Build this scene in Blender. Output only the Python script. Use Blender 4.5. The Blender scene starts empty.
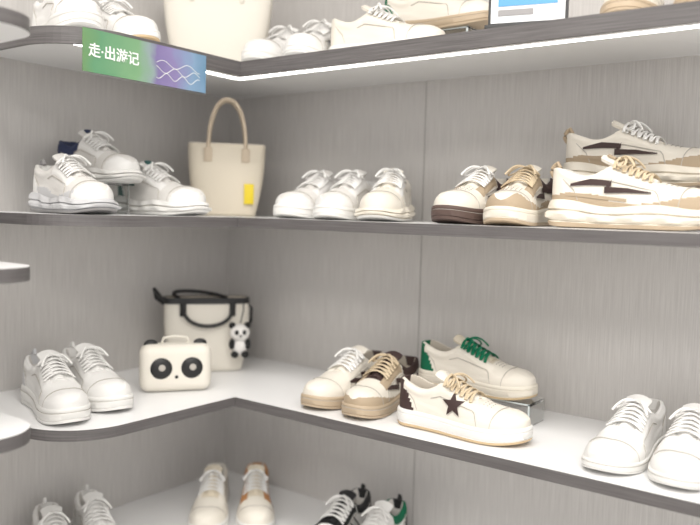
import bpy, bmesh, math, random
from mathutils import Vector, Matrix
random.seed(4)
scene = bpy.context.scene
scene.view_settings.view_transform = 'Standard'

# ------------------------------------------------------------ materials
def mat(name, col, rough=0.5, bump=0.0, bscale=300, var=0.0, metal=0.0, trans=0.0, emit=None, estr=0, coat=0.0, ior=1.45):
    m = bpy.data.materials.new(name); m.use_nodes = True
    nt = m.node_tree; b = nt.nodes['Principled BSDF']
    b.inputs['Base Color'].default_value = (*col, 1)
    b.inputs['Roughness'].default_value = rough
    b.inputs['Metallic'].default_value = metal
    b.inputs['Transmission Weight'].default_value = trans
    b.inputs['IOR'].default_value = ior
    b.inputs['Coat Weight'].default_value = coat
    if emit:
        b.inputs['Emission Color'].default_value = (*emit, 1)
        b.inputs['Emission Strength'].default_value = estr
    if bump > 0 or var > 0:
        tc = nt.nodes.new('ShaderNodeTexCoord')
        n = nt.nodes.new('ShaderNodeTexNoise'); n.inputs['Scale'].default_value = bscale
        n.inputs['Detail'].default_value = 3
        nt.links.new(tc.outputs['Object'], n.inputs['Vector'])
        if bump > 0:
            bp = nt.nodes.new('ShaderNodeBump'); bp.inputs['Strength'].default_value = bump
            bp.inputs['Distance'].default_value = 0.001
            nt.links.new(n.outputs['Fac'], bp.inputs['Height'])
            nt.links.new(bp.outputs['Normal'], b.inputs['Normal'])
        if var > 0:
            r = nt.nodes.new('ShaderNodeValToRGB')
            r.color_ramp.elements[0].position = 0.3; r.color_ramp.elements[1].position = 0.7
            r.color_ramp.elements[0].color = (*[c*(1-var) for c in col], 1)
            r.color_ramp.elements[1].color = (*[min(1, c*(1+var)) for c in col], 1)
            nt.links.new(n.outputs['Fac'], r.inputs['Fac'])
            nt.links.new(r.outputs['Color'], b.inputs['Base Color'])
    return m

def grain_mat(name, c0, c1, scale, rough=0.5, bump=0.15):
    m = bpy.data.materials.new(name); m.use_nodes = True
    nt = m.node_tree; b = nt.nodes['Principled BSDF']
    b.inputs['Roughness'].default_value = rough
    tc = nt.nodes.new('ShaderNodeTexCoord'); mp = nt.nodes.new('ShaderNodeMapping')
    mp.inputs['Scale'].default_value = scale
    n = nt.nodes.new('ShaderNodeTexNoise'); n.inputs['Scale'].default_value = 1.0
    n.inputs['Detail'].default_value = 6; n.inputs['Roughness'].default_value = 0.65
    r = nt.nodes.new('ShaderNodeValToRGB')
    r.color_ramp.elements[0].position = 0.32; r.color_ramp.elements[1].position = 0.68
    r.color_ramp.elements[0].color = (*c0, 1); r.color_ramp.elements[1].color = (*c1, 1)
    nt.links.new(tc.outputs['Object'], mp.inputs['Vector']); nt.links.new(mp.outputs['Vector'], n.inputs['Vector'])
    nt.links.new(n.outputs['Fac'], r.inputs['Fac']); nt.links.new(r.outputs['Color'], b.inputs['Base Color'])
    bp = nt.nodes.new('ShaderNodeBump'); bp.inputs['Strength'].default_value = bump; bp.inputs['Distance'].default_value = 0.001
    nt.links.new(n.outputs['Fac'], bp.inputs['Height']); nt.links.new(bp.outputs['Normal'], b.inputs['Normal'])
    return m

def banner_mat():
    m = bpy.data.materials.new('banner_print'); m.use_nodes = True
    nt = m.node_tree; b = nt.nodes['Principled BSDF']; b.inputs['Roughness'].default_value = .45
    tc = nt.nodes.new('ShaderNodeTexCoord'); sp = nt.nodes.new('ShaderNodeSeparateXYZ')
    n = nt.nodes.new('ShaderNodeTexNoise'); n.inputs['Scale'].default_value = 22; n.inputs['Detail'].default_value = 2
    ad = nt.nodes.new('ShaderNodeMath'); ad.operation = 'MULTIPLY_ADD'; ad.inputs[1].default_value = .055
    mr = nt.nodes.new('ShaderNodeMapRange'); mr.inputs['From Min'].default_value = -.735; mr.inputs['From Max'].default_value = -.445
    r = nt.nodes.new('ShaderNodeValToRGB'); e = r.color_ramp.elements
    e[0].position = 0; e[0].color = (.14, .26, .11, 1); e[1].position = 1; e[1].color = (.15, .28, .42, 1)
    for p, c in ((.12, (.11, .28, .15)), (.40, (.19, .36, .19)), (.50, (.26, .34, .34)), (.56, (.20, .16, .34)), (.72, (.25, .21, .41)), (.86, (.22, .34, .50))):
        q = e.new(p); q.color = (*c, 1)
    nt.links.new(tc.outputs['Object'], sp.inputs[0]); nt.links.new(tc.outputs['Object'], n.inputs['Vector'])
    nt.links.new(n.outputs['Fac'], ad.inputs[0]); nt.links.new(sp.outputs['Y'], ad.inputs[2])
    nt.links.new(ad.outputs[0], mr.inputs['Value']); nt.links.new(mr.outputs[0], r.inputs['Fac'])
    nt.links.new(r.outputs['Color'], b.inputs['Base Color'])
    return m

M = {}
M['wall'] = grain_mat('wall_veneer', (0.49, 0.47, 0.455), (0.62, 0.60, 0.58), (420, 420, 9), 0.36, .06)
M['seam'] = mat('seam_dark', (0.32, 0.305, 0.29), 0.6)
M['floor'] = mat('floor_tile', (0.5, 0.48, 0.45), 0.3, var=0.05, bscale=4)
M['ceil'] = mat('ceiling_paint', (0.8, 0.8, 0.8), 0.8)
M['shelf'] = mat('shelf_white', (0.86, 0.86, 0.86), 0.30)
M['edge'] = grain_mat('shelf_edge_dark', (0.085, 0.078, 0.078), (0.16, 0.15, 0.15), (8, 8, 400), 0.45)
M['under'] = mat('shelf_underside', (0.82, 0.82, 0.82), 0.4)
M['led'] = mat('led_strip', (1, 1, 1), 0.5, emit=(1, 0.98, 0.95), estr=7)
M['white'] = mat('leather_white', (0.79, 0.78, 0.76), 0.40, bump=0.25, bscale=500)
M['offwhite'] = mat('leather_offwhite', (0.76, 0.715, 0.635), 0.42, bump=0.25, bscale=500)
M['cream'] = mat('leather_cream', (0.68, 0.61, 0.49), 0.5, bump=0.25, bscale=500)
M['mesh'] = mat('knit_white', (0.70, 0.68, 0.65), 0.8, bump=0.8, bscale=900, var=0.06)
M['sole_w'] = mat('rubber_white', (0.79, 0.78, 0.755), 0.5)
M['sole_c'] = mat('rubber_cream', (0.74, 0.69, 0.60), 0.5)
M['tan'] = mat('rubber_tan', (0.58, 0.44, 0.27), 0.5)
M['gum'] = mat('rubber_beige', (0.48, 0.38, 0.27), 0.5)
M['sand'] = mat('suede_sand', (0.42, 0.33, 0.23), 0.8, bump=0.3, bscale=700)
M['brown'] = mat('leather_brown', (0.05, 0.028, 0.026), 0.6)
M['dsole'] = mat('rubber_brown', (0.10, 0.065, 0.055), 0.6)
M['orange'] = mat('suede_orange', (0.42, 0.20, 0.08), 0.7)
M['green'] = mat('suede_green', (0.0, 0.13, 0.06), 0.7)
M['teal'] = mat('leather_teal', (0.02, 0.10, 0.09), 0.6)
M['navy'] = mat('leather_navy', (0.02, 0.03, 0.08), 0.6)
M['grey'] = mat('rubber_grey', (0.32, 0.31, 0.31), 0.6)
M['silver'] = mat('leather_silver', (0.55, 0.55, 0.56), 0.35)
M['black'] = mat('leather_black', (0.015, 0.015, 0.016), 0.45)
M['lining'] = mat('lining_fabric', (0.50, 0.45, 0.38), 0.9)
M['liningw'] = mat('lining_white', (0.62, 0.60, 0.57), 0.9)
M['stitch'] = mat('stitching', (0.46, 0.43, 0.39), 0.9)
M['hole'] = mat('perforation', (0.22, 0.20, 0.18), 0.9)
M['lace_w'] = mat('lace_white', (0.82, 0.81, 0.79), 0.8)
M['lace_s'] = mat('lace_sand', (0.60, 0.49, 0.34), 0.8)
M['lace_g'] = mat('lace_green', (0.0, 0.17, 0.08), 0.8)
M['bagcream'] = mat('bag_cream', (0.72, 0.65, 0.53), 0.5, bump=0.3, bscale=200)
M['bagwhite'] = mat('bag_white', (0.77, 0.73, 0.65), 0.5, bump=0.3, bscale=200)
M['bagtan'] = mat('bag_handle_beige', (0.60, 0.50, 0.38), 0.5)
M['yellow'] = mat('tag_yellow', (0.80, 0.62, 0.03), 0.5)
M['plushw'] = mat('plush_white', (0.82, 0.80, 0.77), 0.95, bump=1.0, bscale=400)
M['plushb'] = mat('plush_black', (0.02, 0.02, 0.02), 0.95, bump=1.0, bscale=400)
M['acrylic'] = mat('acrylic_clear', (0.96, 0.98, 0.98), 0.03, trans=1.0, ior=1.25)
M['acrylic_edge_glint'] = mat('acrylic_edge_glint', (0.62, 0.68, 0.68), 0.15)  # pale colour standing in for highlights along the clear riser edges
M['card'] = mat('card_white', (0.78, 0.79, 0.80), 0.4)
M['cardblue'] = mat('card_blue', (0.12, 0.35, 0.62), 0.4)
M['frame'] = mat('frame_dark', (0.05, 0.05, 0.05), 0.4)
M['banner'] = banner_mat()
M['txt'] = mat('banner_text', (0.85, 0.88, 0.85), 0.5)

# ------------------------------------------------------------ mesh builder
class MB:
    def __init__(s): s.v = []; s.f = []; s.m = []; s.mats = []
    def mi(s, k):
        if k not in s.mats: s.mats.append(k)
        return s.mats.index(k)
    def add(s, vs, fs, k, M4=None):
        o = len(s.v)
        for v in vs:
            v = Vector(v)
            if M4 is not None: v = M4 @ v
            s.v.append(v)
        for i, f in enumerate(fs):
            s.f.append([a+o for a in f])
            s.m.append(s.mi(k[i] if isinstance(k, list) else k))
    def tube(s, pts, r, k, n=8, closed=False, flat=1.0):
        pts = [Vector(p) for p in pts]; N = len(pts); vs = []; up = Vector((0, 0, 1))
        for i, p in enumerate(pts):
            if closed: t = pts[(i+1) % N]-pts[i-1]
            else: t = pts[min(i+1, N-1)]-pts[max(i-1, 0)]
            t.normalize()
            a = t.cross(up)
            if a.length < 0.05: a = t.cross(Vector((1, 0, 0)))
            a.normalize(); b = a.cross(t); b.normalize()
            rr = r[i] if isinstance(r, (list, tuple)) else r
            for j in range(n):
                q = 2*math.pi*j/n
                vs.append(p + a*math.cos(q)*rr + b*math.sin(q)*rr*flat)
        fs = []
        for i in range(N if closed else N-1):
            i2 = (i+1) % N
            for j in range(n):
                j2 = (j+1) % n
                fs.append([i*n+j, i*n+j2, i2*n+j2, i2*n+j])
        if not closed:
            fs.append(list(range(n))[::-1]); fs.append([(N-1)*n+j for j in range(n)])
        s.add(vs, fs, k)
    def grid(s, G, k, closed=False):
        R = len(G); C = len(G[0]); vs = [p for row in G for p in row]; fs = []
        for i in range(R-1):
            for j in range(C if closed else C-1):
                j2 = (j+1) % C
                fs.append([i*C+j, i*C+j2, (i+1)*C+j2, (i+1)*C+j])
        s.add(vs, fs, k)
    def sheet(s, G, th, k):
        R = len(G); C = len(G[0]); G = [[Vector(p) for p in r] for r in G]
        T = []
        for i in range(R):
            row = []
            for j in range(C):
                a = G[min(i+1, R-1)][j]-G[max(i-1, 0)][j]; b = G[i][min(j+1, C-1)]-G[i][max(j-1, 0)]
                n = a.cross(b); n.normalize() if n.length > 0 else None
                row.append(G[i][j]+n*th)
            T.append(row)
        vs = [p for r in G for p in r]+[p for r in T for p in r]; o = R*C; fs = []
        for i in range(R-1):
            for j in range(C-1):
                q = [i*C+j, i*C+j+1, (i+1)*C+j+1, (i+1)*C+j]
                fs.append(q); fs.append([a+o for a in q[::-1]])
        bd = [i for i in range(C)] + [i*C+C-1 for i in range(1, R)] + [(R-1)*C+i for i in range(C-2, -1, -1)] + [i*C for i in range(R-2, 0, -1)]
        for a, b in zip(bd, bd[1:]+bd[:1]): fs.append([a, b, b+o, a+o])
        s.add(vs, fs, k)
    def rbox(s, size, bev, k, M4=None, seg=3):
        bm = bmesh.new(); bmesh.ops.create_cube(bm, size=1)
        for v in bm.verts: v.co = Vector((v.co.x*size[0], v.co.y*size[1], v.co.z*size[2]))
        if bev > 0: bmesh.ops.bevel(bm, geom=list(bm.edges), offset=bev, segments=seg, profile=0.5, affect='EDGES')
        bm.verts.index_update()
        s.add([v.co.copy() for v in bm.verts], [[v.index for v in f.verts] for f in bm.faces], k, M4); bm.free()
    def ball(s, c, r, k, M4=None, n=16):
        vs = []; fs = []
        if not isinstance(r, (tuple, list)): r = (r, r, r)
        for i in range(n//2+1):
            p = math.pi*i/(n//2)
            for j in range(n):
                q = 2*math.pi*j/n
                vs.append((c[0]+r[0]*math.sin(p)*math.cos(q), c[1]+r[1]*math.sin(p)*math.sin(q), c[2]+r[2]*math.cos(p)))
        for i in range(n//2):
            for j in range(n):
                fs.append([i*n+j, (i+1)*n+j, (i+1)*n+(j+1) % n, i*n+(j+1) % n])
        s.add(vs, fs, k, M4)
    def obj(s, name, loc=(0, 0, 0), rz=0, smooth=True, rot=None, sc=1):
        me = bpy.data.meshes.new(name)
        me.from_pydata([tuple(v) for v in s.v], [], s.f)
        for k in s.mats: me.materials.append(M[k])
        for i, p in enumerate(me.polygons): p.material_index = s.m[i]; p.use_smooth = smooth
        bm = bmesh.new(); bm.from_mesh(me)
        bmesh.ops.remove_doubles(bm, verts=bm.verts, dist=1e-5)
        bmesh.ops.recalc_face_normals(bm, faces=bm.faces)
        bm.to_mesh(me); bm.free()
        if smooth:
            try: me.set_sharp_from_angle(angle=math.radians(50))
            except Exception: pass
        o = bpy.data.objects.new(name, me); scene.collection.objects.link(o)
        o.location = loc; o.rotation_euler = rot if rot else (0, 0, math.radians(rz)); o.scale = (sc, sc, sc)
        return o

def interp(tab, s):
    n = len(tab)
    if s <= tab[0][0]: return tab[0][1]
    if s >= tab[-1][0]: return tab[-1][1]
    for i in range(n-1):
        if tab[i][0] <= s <= tab[i+1][0]: break
    x0, y0 = tab[i]; x1, y1 = tab[i+1]
    def tg(k):
        a = tab[max(k-1, 0)]; b = tab[min(k+1, n-1)]
        return (b[1]-a[1])/(b[0]-a[0])
    h = x1-x0; t = (s-x0)/h
    return (2*t**3-3*t*t+1)*y0+(t**3-2*t*t+t)*h*tg(i)+(-2*t**3+3*t*t)*y1+(t**3-t*t)*h*tg(i+1)
def sst(a, b, x):
    t = max(0, min(1, (x-a)/(b-a))); return t*t*(3-2*t)

# ------------------------------------------------------------ sneaker
HW = [(0, .030), (.1, .032), (.25, .031), (.4, .033), (.55, .039), (.68, .044), (.82, .0435), (1, .040)]
HT = [(0, .096), (.25, .090), (.36, .076), (.45, .067), (.55, .056), (.65, .046), (.75, .0385), (.85, .034), (.93, .030), (1, .024)]
HC = [(0, .058), (.05, .059), (.12, .052), (.2, .045), (.27, .046), (.34, .056), (.38, .062)]
MM = 2.2; NN = 2.25
def sneaker(loc, rz, up='white', sole='sole_w', out='sole_w', lace='lace_w', lining='liningw', heel=None, toe=None,
            mud=None, eye=None, tongue=None, tabm=None, strokes=(), star=None, chunky=False, sh=.030, sf=.022, side=1,
            L=.268, bow=True, loop=False, hk=1.0, name='sneaker', collar=None, perf=False):
    mb = MB(); heel = heel or up; toe = toe or up; mud = mud or up; eye = eye or up; tongue = tongue or up
    collar = collar or up
    def hw(s):
        s = min(max(s, 0), 1); w = interp(HW, s)
        if s < .13: w *= max(0, 1-((.13-s)/.13)**2.2)**(1/2.2)
        if s > .72: w *= max(0, 1-((s-.72)/.28)**2.25)**(1/2.25)
        return w
    def cy(s): return side*.010*max(0, (s-.45)/.55)**1.6 - side*.002
    def zs(s):
        return sh+(sf-sh)*sst(.15, .7, s)+.006*max(0, (s-.75)/.25)**2
    def z0(s): return .009*max(0, (s-.74)/.26)**2+.004*max(0, (.1-s)/.1)**2
    def HH(s):
        h = interp(HT, s)*hk
        if s > .86: h *= 1-.45*((s-.86)/.14)**2.5
        return h
    def hc(s):
        h = HH(s)
        return interp(HC, s)*hk if s < .38 else min(h*.86, interp(HC, .38)*hk)
    X = lambda s: (s-.5)*L
    def yz(s, th):
        return hw(s)*max(0, math.cos(th))**(2/NN), HH(s)*max(0, math.sin(th))**(2/MM)
    def surf(s, th, sd, off):
        y, z = yz(s, th); ny = math.cos(th); nz = math.sin(th)
        return Vector((X(s), cy(s)+sd*(y+off*ny), zs(s)+z+off*nz))
    def surfz(s, hz, sd, off):
        H = HH(s); r = max(0, 1-(min(hz, H)/H)**MM)**(1/NN)
        return Vector((X(s), cy(s)+sd*(hw(s)*r+off), zs(s)+hz+off*.3))
    NS = 64; S = []
    for i in range(NS+1):
        u = i/NS; S.append(.25*u+.75*(.5-.5*math.cos(math.pi*u)))
    A = 16; B = 9; TH = .009
    rows = []; info = []
    for s in S:
        half = []; inf = []
        h = hc(s); H = HH(s); tc = math.asin(min(1, (h/H))**(MM/2)); m = sst(.028, .055, s)*(1-sst(.325, .365, s))
        rk = min(1, hw(s)/.012)
        half.append((hw(s), -.012)); inf.append((0, mud))
        for i in range(A+1):
            th = tc*i/A; y, z = yz(s, th); raise_ = 0; mk = up
            if s < .17-.10*(z/.06): mk = heel; raise_ = .0016
            if z > h-.014 and s < .33 and s > .06: mk = collar; raise_ = .0026*math.sin(math.pi*min(1, (h-z)/.014))
            if s > .80+.09*(z/H)**2: mk = toe; raise_ = .0013
            if z < .013+.006*math.sin(s*9): mk = mud if mk == up else mk; raise_ = max(raise_, .0014)
            if .35 < s < .68 and z > h-.018*(1-s*.5): mk = eye; raise_ = .0020
            raise_ *= rk
            half.append((y+raise_*math.cos(th), z+raise_*math.sin(th))); inf.append((raise_, mk))
        yr, zr = yz(s, tc)
        th_ = min(TH, yr*.9)
        op = [(yr-.2*th_, h+.0028), (yr-.7*th_, h+.003), (yr-th_, h-.003), (yr-th_*1.05, h*.75), (yr-th_*1.02, h*.5), (yr-th_, .012), (max(0, yr-th_)*.7, .008), (max(0, yr-th_)*.35, .007), (0, .007)]
        for j in range(1, B+1):
            if s < .2: c = (yr*(1-j/B), h+.0028)
            else:
                th = tc+(math.pi/2-tc)*j/B; y, z = yz(s, th)
                if s < .66 and j > 2: z -= .003
                c = (y, z)
            o = op[j-1]
            half.append((c[0]*(1-m)+o[0]*m, c[1]*(1-m)+o[1]*m))
            if m > .3: inf.append((0, lining if j > 2 else collar))
            else: inf.append((0, heel if s < .1 else (eye if (j <= 2 and s < .68) else (tongue if s < .66 else up))))
        pts = [Vector((X(s), cy(s)+y, zs(s)+z)) for y, z in half]
        pts += [Vector((X(s), cy(s)-y, zs(s)+z)) for y, z in half[:-1][::-1]]
        rows.append(pts); info.append([q[1] for q in inf]+[q[1] for q in inf[:-1][::-1]])
    C = len(rows[0]); vs = [p for r in rows for p in r]; fs = []; ks = []
    for i in range(NS):
        for j in range(C-1):
            fs.append([i*C+j, i*C+j+1, (i+1)*C+j+1, (i+1)*C+j])
            a = info[i][j+1] if j < C//2 else info[i][j]
            ks.append(a)
    mb.add(vs, fs, ks)
    # sole
    gr = 'stitch' if out == sole else sole
    if chunky:
        rings = [(-.003, 0, out), (.004, .04, out), (.006, .20, out), (.003, .25, sole), (.009, .34, sole), (.0105, .50, sole), (.007, .60, sole), (.0035, .64, gr), (.0075, .70, sole), (.006, .88, sole), (.003, 1.02, sole), (-.004, 1.02, sole)]
    else:
        rings = [(-.001, 0, out), (.003, .04, out), (.0038, .22, out), (.0026, .25, sole), (.0040, .30, sole), (.0042, .72, sole), (.0030, .75, gr), (.0038, .79, sole), (.0036, .97, sole), (.002, 1.04, sole), (-.003, 1.04, sole)]
    RG = []
    for (o, fz, k) in rings:
        ring = []
        for sd, seq in ((1, S), (-1, S[::-1][1:-1])):
            for s in seq:
                ww = hw(s); oo = o
                if chunky and .3 < fz < .95: oo += .0022*math.sin(s*34+fz*5)*min(1, ww/.02)
                zt = zs(s)+(.0045*math.sin(s*11+.6) if chunky else 0)
                x = X(s)*(1+2*oo/L)
                e = min(1, ww/.02)
                ring.append(Vector((x, cy(s)+sd*(ww+oo*e), z0(s)+(zt-z0(s))*fz)))
        RG.append(ring)
    n = len(RG[0])
    for i in range(len(RG)-1):
        vs = RG[i]+RG[i+1]; mb.add(vs, [[j, (j+1) % n, n+(j+1) % n, n+j] for j in range(n)], rings[i+1][2])
    for ring, k in ((RG[0], out), (RG[-1], sole)):
        fsx = []
        for j in range(1, NS):
            if j == 1: fsx.append([0, 1, n-1])
            if j < NS-1: fsx.append([j, j+1, n-j-1, n-j])
            else: fsx.append([j, NS, n-j])
        mb.add(ring, fsx, k)
    # tongue
    G = []
    tp = [(.64, .0), (.58, .001), (.52, .002), (.46, .003), (.41, .004), (.375, .006), (.35, .009), (.33, .012), (.318, .013)]
    for i, (s, e) in enumerate(tp):
        w = .014+.010*i/8; row = []
        if i == 8: w *= .85
        sref = max(s, .38); H = HH(sref)
        for j in range(9):
            q = (j-4)/4
            z = zs(s)+H+.0005-.009*q*q*(1-.3*i/8)+e*.9
            row.append(Vector((X(s), cy(s)+w*q, z)))
        G.append(row)
    mb.sheet(G, .0055, tongue)
    if tabm:
        G2 = [[p+Vector((.005, 0, .0022)) for p in r[2:7]] for r in G[5:8]]
        mb.sheet(G2, .003, tabm)
    # laces
    st = [.405, .445, .485, .525, .565, .605]
    for i, s in enumerate(st):
        for dr in (1, -1):
            if i == 0 and dr == -1: continue
            pts = []
            for a in range(13):
                q = a/12*2-1
                th = math.radians(90-38*abs(q)); ss = s+(.018*q*dr if i > 0 else 0)
                p = surf(ss, th, 1 if q*1 >= 0 else -1, .0036+.002*(1-abs(q)) + (.001 if dr > 0 else 0)+(.002 if s < .46 else .001))
                pts.append(p)
            mb.tube(pts, .0031, lace, n=6, flat=.5)
    if bow:
        c = surf(.41, math.pi/2, 1, .009)
        for sd in (1, -1):
            pts = []
            for a in range(15):
                q = a/14*2*math.pi
                r = .5-.5*math.cos(q)
                pts.append(c+Vector((.008*math.sin(q)+.014*r, sd*(.031*r), -.015*r*r+.003*math.sin(q))))
            mb.tube(pts, .0022, lace, n=6, flat=.7)
            pts = [c+Vector((.004+.030*t, sd*(.004+.026*t), .002-.017*t*t+.004*math.sin(t*3))) for t in [i/8 for i in range(9)]]
            mb.tube(pts, .0020, lace, n=6)
        mb.ball(c, (.005, .006, .004), lace, n=8)
    if loop:
        zt = zs(0)+hc(0)
        pts = [Vector((X(0)+.004-.010*math.sin(t*math.pi), 0, zt-.016+.030*t)) for t in [i/8 for i in range(9)]]
        pts += [Vector((X(0)+.010, 0, zt+.004))]
        mb.tube(pts, .004, heel if isinstance(loop, bool) else loop, n=6)
    # seams & accents
    seams = [([(.70, .002, 0), (.675, .022, 0), (.655, HH(.655)*.62, 0)], 'stitch'),
             ([(.655, HH(.655)*.62, 0), (.5, HH(.5)*.58, 0), (.38, HH(.38)*.55, 0), (.31, HH(.31)*.40, 0)], 'stitch'),
             ([(.20, .004, 0), (.17, .022, 0), (.10, .040, 0)], 'stitch')]
    # seam over the toe box
    tpz = []
    for a in range(21):
        q = a/20*2-1; th = math.pi/2*(1-abs(q)); s = .79+.045*(1-q*q)*0+.05*(1-abs(q))**1.5
        tpz.append(surf(s, th, 1 if q >= 0 else -1, .0012))
    mb.tube(tpz, .0008, 'stitch', n=5)
    if perf:
        for r_ in range(3):
            for c_ in range(-2, 3):
                p = surf(.70+.028*r_, math.pi/2-abs(c_)*.17, 1 if c_ >= 0 else -1, .0004)
                mb.ball(p, .0010, 'hole', n=6)
    for (pl, k) in list(strokes)+seams:
        for sd in (1, -1):
            G = []
            P = []
            for (a, b) in zip(pl[:-1], pl[1:]):
                for q in range(6): P.append([a[c]+(b[c]-a[c])*q/6 for c in range(3)])
            P.append(list(pl[-1]))
            if k == 'stitch':
                mb.tube([surfz(s, hz, sd, .0010) for (s, hz, w) in P], .0009, k, n=5)
            else:
                for (s, hz, w) in P:
                    G.append([surfz(s, hz+w*(q-.5), sd, .0026) for q in (0, .25, .5, .75, 1)])
                mb.grid(G, k)
    if star:
        sc, zc, R = .50, .030, .0245
        for sd in (1, -1):
            rim = []
            for i in range(10):
                a = math.pi/2+i*math.pi/5+.1; r = R if i % 2 == 0 else R*.42
                rim.append((sc+r*math.cos(a)/L, zc+r*math.sin(a)))
            NR = 4
            G = []
            for q in range(NR+1):
                row = []
                for i in range(10):
                    for e in range(3):
                        x0, y0 = rim[i]; x1, y1 = rim[(i+1) % 10]
                        x = x0+(x1-x0)*e/3; y = y0+(y1-y0)*e/3
                        row.append(surfz(sc+(x-sc)*q/NR, zc+(y-zc)*q/NR, sd, .0030))
                G.append(row)
            mb.grid(G, star, closed=True)
    return mb.obj(name, loc, rz)

# ------------------------------------------------------------ room
def box(name, lo, hi, k, bev=0):
    mb = MB(); c = [(a+b)/2 for a, b in zip(lo, hi)]
    mb.rbox([b-a for a, b in zip(lo, hi)], bev, k)
    return mb.obj(name, c, smooth=False)
RX, RY, RZ = 3.6, -4.6, 2.7
box('wall_back', (-.1, 0, 0), (RX, .1, RZ), 'wall')
box('wall_left', (-.1, RY, 0), (0, 0, RZ), 'wall')
box('floor', (-.1, RY, -.05), (RX, .1, 0), 'floor')
box('ceiling', (-.1, RY, RZ), (RX, .1, RZ+.05), 'ceil')
box('trim_1', (.655, -.0008, .0), (.657, .0, RZ), 'seam')
box('trim_2', (1.87, -.0008, .0), (1.872, .0, RZ), 'seam')
box('baseboard_back', (.012, -.012, 0), (RX, 0, .09), 'edge')
box('baseboard_left', (0, RY, 0), (.012, 0, .09), 'edge')

CZ = 1.447
ZL, ZM, ZT, ZB = CZ-.417, CZ-.017, CZ+.31, CZ-.77
DL, DR = .41, .37
def arc(cx, cy_, r, a0, a1, n=14):
    return [(cx+r*math.cos(math.radians(a0+(a1-a0)*i/n)), cy_+r*math.sin(math.radians(a0+(a1-a0)*i/n))) for i in range(n+1)]
def slab(name, outline, zt, th, lip=None):
    mb = MB(); n = len(outline)
    v = [Vector((x, y, zt)) for x, y in outline]+[Vector((x, y, zt-th)) for x, y in outline]
    mb.add(v, [list(range(n))], 'shelf'); mb.add(v, [[n+i for i in range(n)][::-1]], 'under')
    mb.add(v, [[i, (i+1) % n, n+(i+1) % n, n+i] for i in range(n)], 'edge')
    if lip:
        outer, inner, z0, z1 = lip
        A_ = [Vector((x, y, z1)) for x, y in outer]; B_ = [Vector((x, y, z0)) for x, y in outer]
        C_ = [Vector((x, y, z0)) for x, y in inner]; D_ = [Vector((x, y, z1)) for x, y in inner]
        mb.grid([A_, B_], 'edge'); mb.grid([B_, C_], 'edge'); mb.grid([C_, D_], 'under'); mb.grid([D_, A_], 'edge')
    return mb.obj(name, smooth=False)
END = -.80
def openedge(i=0.0, x1=2.6):
    r = .13
    return [(0, END+i)]+arc(DL-r, END+r, r-i, -90, 0)+[(DL-i, -DR+i)]+[(x1, -DR+i)]
TH = .021
for z in (ZB, ZL, ZM):
    slab('display_shelf', [(0, 0)]+openedge()+[(2.6, 0)], z, TH)
ZTS = ZT+.011
slab('display_shelf', [(0, 0)]+openedge(.002)+[(2.6, 0)], ZTS, .006, lip=(openedge(), openedge(.008), ZT-.020, ZT+.006))
for z, zz, yy, xx in ((ZL, ZL-TH, -.29, .30), (ZM, ZM-TH, -.27, .28), (ZT, ZTS-.006, -.235, .27)):
    mb = MB()
    mb.rbox((2.2-xx+.2, .012, .0012), 0, 'led', Matrix.Translation(((2.4+xx)/2, yy, zz-.0009)))
    mb.rbox((.012, .44, .0012), 0, 'led', Matrix.Translation((xx, yy-.008-.22, zz-.0009)))
    mb.obj('led_strip', smooth=False)
def bay(z):
    o = [(0, -.935), (.515, -.935)]+arc(.515, -1.005, .07, 90, 0)[1:]+[(.585, -1.75), (0, -1.75)]
    slab('display_shelf', o, z, TH)
for z in (CZ+.270, CZ-.092, CZ-.335): bay(z)

# ------------------------------------------------------------ risers
def riser(x, y, z, h, rz=0, w=.19, d=.075):
    mb = MB(); t = .004
    mb.rbox((w, d, t), .001, 'acrylic', Matrix.Translation((0, 0, h-t/2)), seg=1)
    for s in (-1, 1):
        mb.rbox((t, d, h-t-.0002), .0008, 'acrylic', Matrix.Translation((s*(w/2-t/2), 0, (h-t)/2)), seg=1)
        mb.rbox((t, .0012, h), 0, 'acrylic_edge_glint', Matrix.Translation((s*(w/2-t/2), -d/2-.0008, h/2)))  # thin pale strip painting the edge highlight on each leg
    mb.rbox((w, .0012, t*.7), 0, 'acrylic_edge_glint', Matrix.Translation((0, -d/2-.0008, h-t/2)))  # same painted highlight along the front of the plate
    mb.obj('shoe_riser', (x, y, z+.0004), rz, smooth=False)

E = .0008
# ---- lower shelf
white = dict(up='white', sole='sole_w', out='sole_w')
zig = [([(.30, .010, .010), (.42, .030, .011), (.50, .034, .009)], 'brown'), ([(.50, .034, .011), (.46, .018, .009)], 'brown'), ([(.46, .018, .011), (.60, .026, .009), (.68, .026, .003)], 'brown')]
tanS = dict(up='offwhite', sole='gum', out='gum', mud='sand', toe='offwhite', heel='brown', collar='sand', lining='lining', strokes=zig, sh=.030, sf=.026)
sneaker((.606, -.2165, ZL+E), -86, side=-1, **{**tanS, 'collar': 'offwhite', 'mud': 'offwhite'})
sneaker((.705, -.2196, ZL+E), -86, side=1, eye='sand', lace='lace_s', tongue='brown', **{**tanS, 'collar': 'brown'})
sneaker((.930, -.280, ZL+E), 0, up='offwhite', sole='sole_w', out='tan', lace='lace_s', star='brown', heel='brown', collar='offwhite', lining='lining', sh=.033, sf=.029, tongue='offwhite', side=1, hk=.96, perf=True)
sneaker((.876, -.120, ZL+.047+E), 0, up='offwhite', sole='sole_c', out='tan', lace='lace_g', heel='green', tongue='cream', lining='lining', sh=.031, sf=.027, side=-1, hk=.96, perf=True)
riser(.915, -.120, ZL, .047, w=.20)
sneaker((1.225, -.214, ZL+E), -90, sh=.024, sf=.018, side=-1, hk=.92, **white)
sneaker((1.325, -.212, ZL+E), -90, sh=.024, sf=.018, side=1, hk=.92, **white)
sneaker((.235, -.705, ZL+E), -14, loop=True, sh=.038, sf=.030, side=-1, heel='silver', hk=.95, L=.258, **white)
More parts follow.
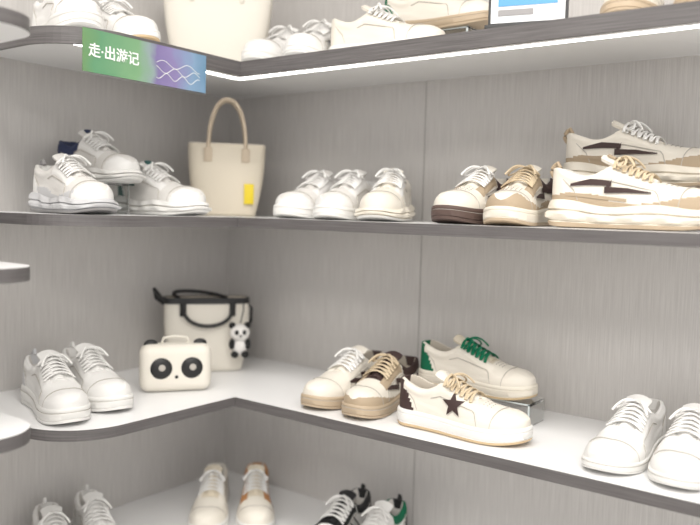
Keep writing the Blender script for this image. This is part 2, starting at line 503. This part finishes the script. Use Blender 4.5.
sneaker((.218, -.602, ZL+E), -14, loop=True, sh=.038, sf=.030, side=1, hk=.95, L=.258, **white)
# ---- middle shelf
def acc(k): return [([(.03, .044, .014), (.10, .043, .014), (.22, .032, .010), (.32, .030, .004)], k)]
sneaker((.262, -.682, ZM+E), -4, chunky=True, up='mesh', sole='silver', out='grey', eye='white', toe='white', heel='white', sh=.036, sf=.028, side=-1, tongue='mesh', mud='silver', L=.245, loop='grey')
sneaker((.155, -.548, ZM+.066+E), 2, chunky=True, up='mesh', eye='white', toe='white', heel='navy', collar='navy', sh=.034, sf=.026, side=-1, lining='navy', strokes=acc('navy'), tabm='navy', L=.25)
riser(.155, -.550, ZM, .066, 2, w=.14, d=.060)
sneaker((.250, -.455, ZM+E), 0, chunky=True, up='mesh', eye='white', toe='white', heel='teal', collar='teal', sh=.036, sf=.028, side=1, strokes=acc('teal'), tabm='teal', L=.25)
sneaker((.486, -.2, ZM+E), -78, up='mesh', toe='white', eye='white', heel='white', sh=.030, sf=.024, side=-1)
sneaker((.586, -.2, ZM+E), -78, up='mesh', toe='white', eye='white', heel='white', sh=.030, sf=.024, side=1)
sneaker((.692, -.2, ZM+E), -66, chunky=True, up='offwhite', toe='offwhite', eye='white', sole='sole_c', sh=.032, sf=.026, side=-1, L=.250)
zig2 = [([(.15, .030, .004), (.27, .036, .011), (.39, .036, .009)], 'brown'), ([(.40, .0375, .010), (.365, .024, .008)], 'brown'), ([(.36, .024, .011), (.50, .026, .008), (.64, .024, .002)], 'brown'),
        ([(.12, .014, .006), (.30, .011, .006), (.5, .009, .005)], 'sand')]
chk = dict(up='offwhite', sole='sole_c', out='sole_c', mud='sand', heel='offwhite', toe='offwhite', strokes=zig2, sh=.044, sf=.036, L=.285, perf=True)
sneaker((.903, -.205, ZM+E), -86, side=-1, **{**chk, 'out': 'dsole', 'L': .255, 'sole': 'dsole', 'sh': .034, 'sf': .028, 'mud': 'offwhite', 'eye': 'sand', 'collar': 'brown'})
sneaker((1.002, -.205, ZM+E), -86, side=1, lace='lace_s', eye='sand', **{**chk, 'out': 'gum', 'toe': 'sand', 'L': .255, 'sh': .034, 'sf': .028, 'collar': 'brown'})
sneaker((1.218, -.23, ZM+E), 0, side=1, chunky=True, lace='lace_s', tabm='sand', loop='sand', **{**chk, 'out': 'gum'})
sneaker((1.190, -.105, ZM+.075+E), 0, side=-1, chunky=True, loop='sand', **{**chk, 'out': 'gum'})
riser(1.190, -.105, ZM, .075)
# ---- top shelf
sneaker((.392, -.22, ZTS+E), -74, side=-1, **white)
sneaker((.500, -.22, ZTS+E), -74, side=1, strokes=[([(.35, .02, .006), (.5, .035, .006)], 'orange'), ([(.4, .018, .006), (.55, .033, .006)], 'navy')], **white)
sneaker((.700, -.24, ZTS+E), 0, up='offwhite', out='tan', lace='lace_w', heel='offwhite', side=1)
sneaker((.755, -.125, ZTS+.065+E), 0, up='offwhite', out='gum', sole='gum', heel='green', side=-1)
riser(.755, -.125, ZTS, .065)
sneaker((1.20, -.2, ZTS+E), -80, sole='gum', out='gum', up='offwhite', side=-1)
sneaker((1.31, -.2, ZTS+E), -80, sole='gum', out='gum', up='offwhite', side=1)
sneaker((.25, -.690, ZTS+E), -14, side=-1, sh=.034, sf=.028, **white)
sneaker((.25, -.570, ZTS+E), -14, side=1, heel='green', collar='green', **{**white, 'out': 'tan'})
# ---- bottom shelf
sneaker((.225, -.262, ZB+E), -48, side=-1, up='offwhite', tongue='cream', sole='sole_w', lace='lace_w')
sneaker((.305, -.185, ZB+E), -48, side=1, up='offwhite', heel='orange', collar='orange', eye='orange', tongue='cream')
sneaker((.17, -.555, ZB+E), -24, side=1, loop=True, **white)
sneaker((.17, -.665, ZB+E), -24, side=-1, loop=True, **white)
stp = [([(.35, .010, .006), (.45, .040, .006)], 'black'), ([(.43, .008, .006), (.53, .036, .006)], 'black'), ([(.51, .006, .006), (.60, .030, .006)], 'black')]
sneaker((.570, -.19, ZB+E), -80, side=-1, up='white', eye='black', tongue='black', collar='black', heel='black', loop='black', strokes=stp)
sneaker((.678, -.19, ZB+E), -80, side=1, up='white', heel='black', collar='green', loop='black', strokes=stp)
sneaker((.39, -1.05, CZ+.270+E), -14, side=1, L=.26, **white)

# ------------------------------------------------------------ bags
def bag_body(mb, wb, db, wt, dt, h, k, kin='lining', bulge=.006, ex=5, N=48, th=.004, hem=None):
    def ring(w, d, z, o=0):
        r = []
        for i in range(N):
            a = 2*math.pi*i/N; c, s_ = math.cos(a), math.sin(a)
            r.append(Vector(((w/2+o)*abs(c)**(2/ex)*(1 if c >= 0 else -1), (d/2+o)*abs(s_)**(2/ex)*(1 if s_ >= 0 else -1), z)))
        return r
    G = [ring(wb*.02, db*.02, 0), ring(wb*.93, db*.9, 0), ring(wb*.985, db*.97, .003), ring(wb, db, .008)]
    for i in range(1, 13):
        t = i/12; G.append(ring(wb+(wt-wb)*t, db+(dt-db)*t, .008+(h-.008)*t, bulge*math.sin(math.pi*t)))
    mb.grid(G, k, closed=True)
    G = [ring(wt, dt, h), ring(wt, dt, h+.002, -th/2), ring(wt, dt, h, -th), ring((wt+wb)/2, (dt+db)/2, h/2, -th), ring(wb, db, .01, -th), ring(.01, .01, .01)]
    mb.grid(G, kin, closed=True)
    if hem:
        mb.grid([ring(wt-(wt-wb)*.07, dt-(dt-db)*.07, h*.94, bulge*.4+.0015), ring(wt, dt, h+.003, .0018), ring(wt, dt, h+.004, -.003)], hem, closed=True)

mb = MB(); bag_body(mb, .150, .085, .192, .075, .178, 'bagcream', kin='lining')
for sy in (-1, 1):
    pts = []
    for i in range(25):
        t = i/24; a = math.pi*t
        pts.append(Vector((-.046*math.cos(a), sy*(.041-.022*math.sin(a)), .150+.140*math.sin(a)**.75)))
    mb.tube(pts, .0048, 'bagtan', n=8)
    for sx in (-1, 1): mb.rbox((.020, .004, .034), .0015, 'bagtan', Matrix.Translation((sx*.046, sy*.044, .150)))
mb.rbox((.024, .004, .050), .001, 'yellow', Matrix.Translation((.055, -.050, .055)))
mb.obj('tote_bag', (.197, -.20, ZM+E), 46)
mb = MB(); bag_body(mb, .20, .10, .27, .09, .21, 'bagwhite', kin='lining')
for sy in (-1, 1):
    pts = [Vector((-.06*math.cos(math.pi*i/20), sy*(.047-.02*math.sin(math.pi*i/20)), .18+.15*math.sin(math.pi*i/20))) for i in range(21)]
    mb.tube(pts, .006, 'bagwhite', n=8)
mb.obj('tote_bag', (.175, -.215, ZTS+E), 42)
mb = MB(); bag_body(mb, .185, .085, .215, .07, .185, 'bagwhite', kin='lining', hem='black')
for sy, hang in ((-1, 1), (1, 0)):
    pts = []
    for i in range(25):
        a = math.pi*i/24
        if hang: pts.append(Vector((-.062*math.cos(a), -.046-.012*math.sin(a), .175-.055*math.sin(a)**.7)))
        else: pts.append(Vector((-.062*math.cos(a)-.055*math.sin(a), .036-.03*math.sin(a), .175+.028*math.sin(a)**.7)))
    mb.tube(pts, .0048, 'black', n=8)
    for sx in (-1, 1): mb.rbox((.016, .004, .040), .0015, 'black', Matrix.Translation((sx*.062, sy*.043, .163)))
mb.tube([(-.100, -.02, .172), (-.116, -.012, .188), (-.132, .0, .208), (-.126, .01, .184), (-.104, .01, .168)], .0055, 'black', n=6)
mb.tube([(.104, -.02, .170), (.116, -.01, .160), (.116, .0, .125), (.103, .005, .10)], .004, 'black', n=6)
c = Vector((.078, -.070, .104))
mb.tube([(.090, -.040, .182), (.088, -.060, .16), (.080, -.068, .128)], .0015, 'black', n=6)
mb.ball(c, (.026, .022, .023), 'plushw'); mb.ball(c+Vector((0, .002, -.036)), (.020, .018, .022), 'plushw')
for s in (-1, 1):
    mb.ball(c+Vector((s*.019, 0, .019)), .009, 'plushb', n=10)
    mb.ball(c+Vector((s*.009, -.018, .003)), (.006, .005, .007), 'plushb', n=10)
    mb.ball(c+Vector((s*.020, -.006, -.028)), (.008, .011, .014), 'plushb', n=10)
    mb.ball(c+Vector((s*.013, -.010, -.054)), (.010, .013, .009), 'plushb', n=10)
mb.ball(c+Vector((0, -.022, -.005)), (.004, .003, .003), 'plushb', n=8)
mb.obj('handbag', (.136, -.205, ZL+E), 52)
mb = MB()
mb.rbox((.160, .062, .108), .022, 'bagwhite', Matrix.Translation((0, 0, .054)), seg=6)
def disc(cx, cz, r, y, k, dome=.006):
    G = []
    for i in range(6):
        q = i/5
        G.append([Vector((cx+r*q*math.cos(a), y-dome*math.sqrt(max(0, 1-q*q)), cz+r*q*math.sin(a))) for a in [2*math.pi*j/28 for j in range(28)]])
    mb.grid(G, k, closed=True)
for s in (-1, 1):
    disc(s*.034, .056, .0245, -.0308, 'black', .007)
    disc(s*.034+.001, .058, .008, -.0372, 'stitch', .001)  # pale spot paints the highlight on each eye, no stitching here
    mb.ball((s*.055, 0, .106), (.016, .008, .012), 'black')
disc(0, .036, .004, -.031, 'black', .003)
mb.tube([(-.03, .01, .107), (-.026, .01, .119), (0, .01, .123), (.026, .01, .119), (.03, .01, .107)], .003, 'bagwhite', n=6)
mb.obj('panda_crossbody_bag', (.262, -.415, ZL+E), 55)

# ------------------------------------------------------------ banner & price card
mb = MB()
xb = DL+.002
mb.rbox((.002, .290, .076), 0, 'banner', Matrix.Translation((xb, -.6175, ZT-.034)))
for a in (0, 1, 2):
    pts = [Vector((xb+.0012, -.60+.11*t, ZT-.030-.012*a+.006*math.sin(t*(11+3*a)+a*2))) for t in [i/30 for i in range(31)]]
    mb.tube(pts, .0006, 'txt', n=5)
ban = mb.obj('hanging_banner', smooth=False)
cu = bpy.data.curves.new('banner_text', 'FONT'); cu.body = '走·出游记'; cu.size = .026; cu.extrude = .0003; cu.offset = .0004
cu.materials.append(M['txt'])
to = bpy.data.objects.new('banner_text', cu); scene.collection.objects.link(to)
to.location = (xb+.0015, -.752, ZT-.042); to.rotation_euler = (math.pi/2, 0, math.pi/2); to.parent = ban

mb = MB()
mb.rbox((.135, .006, .10), .001, 'frame', Matrix.Translation((0, 0, .056)))
mb.rbox((.125, .002, .090), 0, 'card', Matrix.Translation((0, -.0035, .056)))
mb.rbox((.100, .001, .022), 0, 'cardblue', Matrix.Translation((0, -.005, .050)))
mb.rbox((.060, .001, .010), 0, 'grey', Matrix.Translation((-.02, -.005, .028)))
mb.rbox((.14, .04, .006), .001, 'frame', Matrix.Translation((0, 0, .003)))
mb.obj('price_card_stand', (1.055, -.330, ZTS+E), 15, smooth=False)

# ------------------------------------------------------------ lights
def area(name, loc, rot, sx, sy, p, col=(1, .965, .92)):
    l = bpy.data.lights.new(name, 'AREA'); l.shape = 'RECTANGLE'; l.size = sx; l.size_y = sy; l.energy = p; l.color = col
    o = bpy.data.objects.new(name, l); scene.collection.objects.link(o); o.location = loc; o.rotation_euler = rot
area('ceiling_light', (1.5, -1.3, RZ-.03), (0, 0, 0), 1.8, .5, 40)
area('ceiling_light', (2.2, -2.8, RZ-.03), (0, 0, 0), 1.8, .8, 50)
w = bpy.data.worlds.new('World'); scene.world = w; w.use_nodes = True
w.node_tree.nodes['Background'].inputs['Color'].default_value = (1, .98, .96, 1)
w.node_tree.nodes['Background'].inputs['Strength'].default_value = 1.12

# ------------------------------------------------------------ camera
f = 772; psi = math.radians(36.7); th = math.radians(3.7); ro = math.radians(1.5)
h = Vector((-math.sin(psi), math.cos(psi), 0)); r = Vector((math.cos(psi), math.sin(psi), 0))
fw = h*math.cos(th)+Vector((0, 0, -math.sin(th))); U = r.cross(fw)
Xc = r*math.cos(ro)+U*math.sin(ro); Yc = U*math.cos(ro)-r*math.sin(ro)
R3 = Matrix((Xc, Yc, -fw)).transposed()
cam = bpy.data.cameras.new('camera'); co = bpy.data.objects.new('camera', cam); scene.collection.objects.link(co)
co.matrix_world = Matrix.Translation((1.624, -1.583, CZ)) @ R3.to_4x4()
cam.lens = f/700*36; cam.sensor_width = 36; cam.clip_start = .02
cam.dof.use_dof = True; cam.dof.focus_distance = 1.42; cam.dof.aperture_fstop = 2.0
scene.camera = co
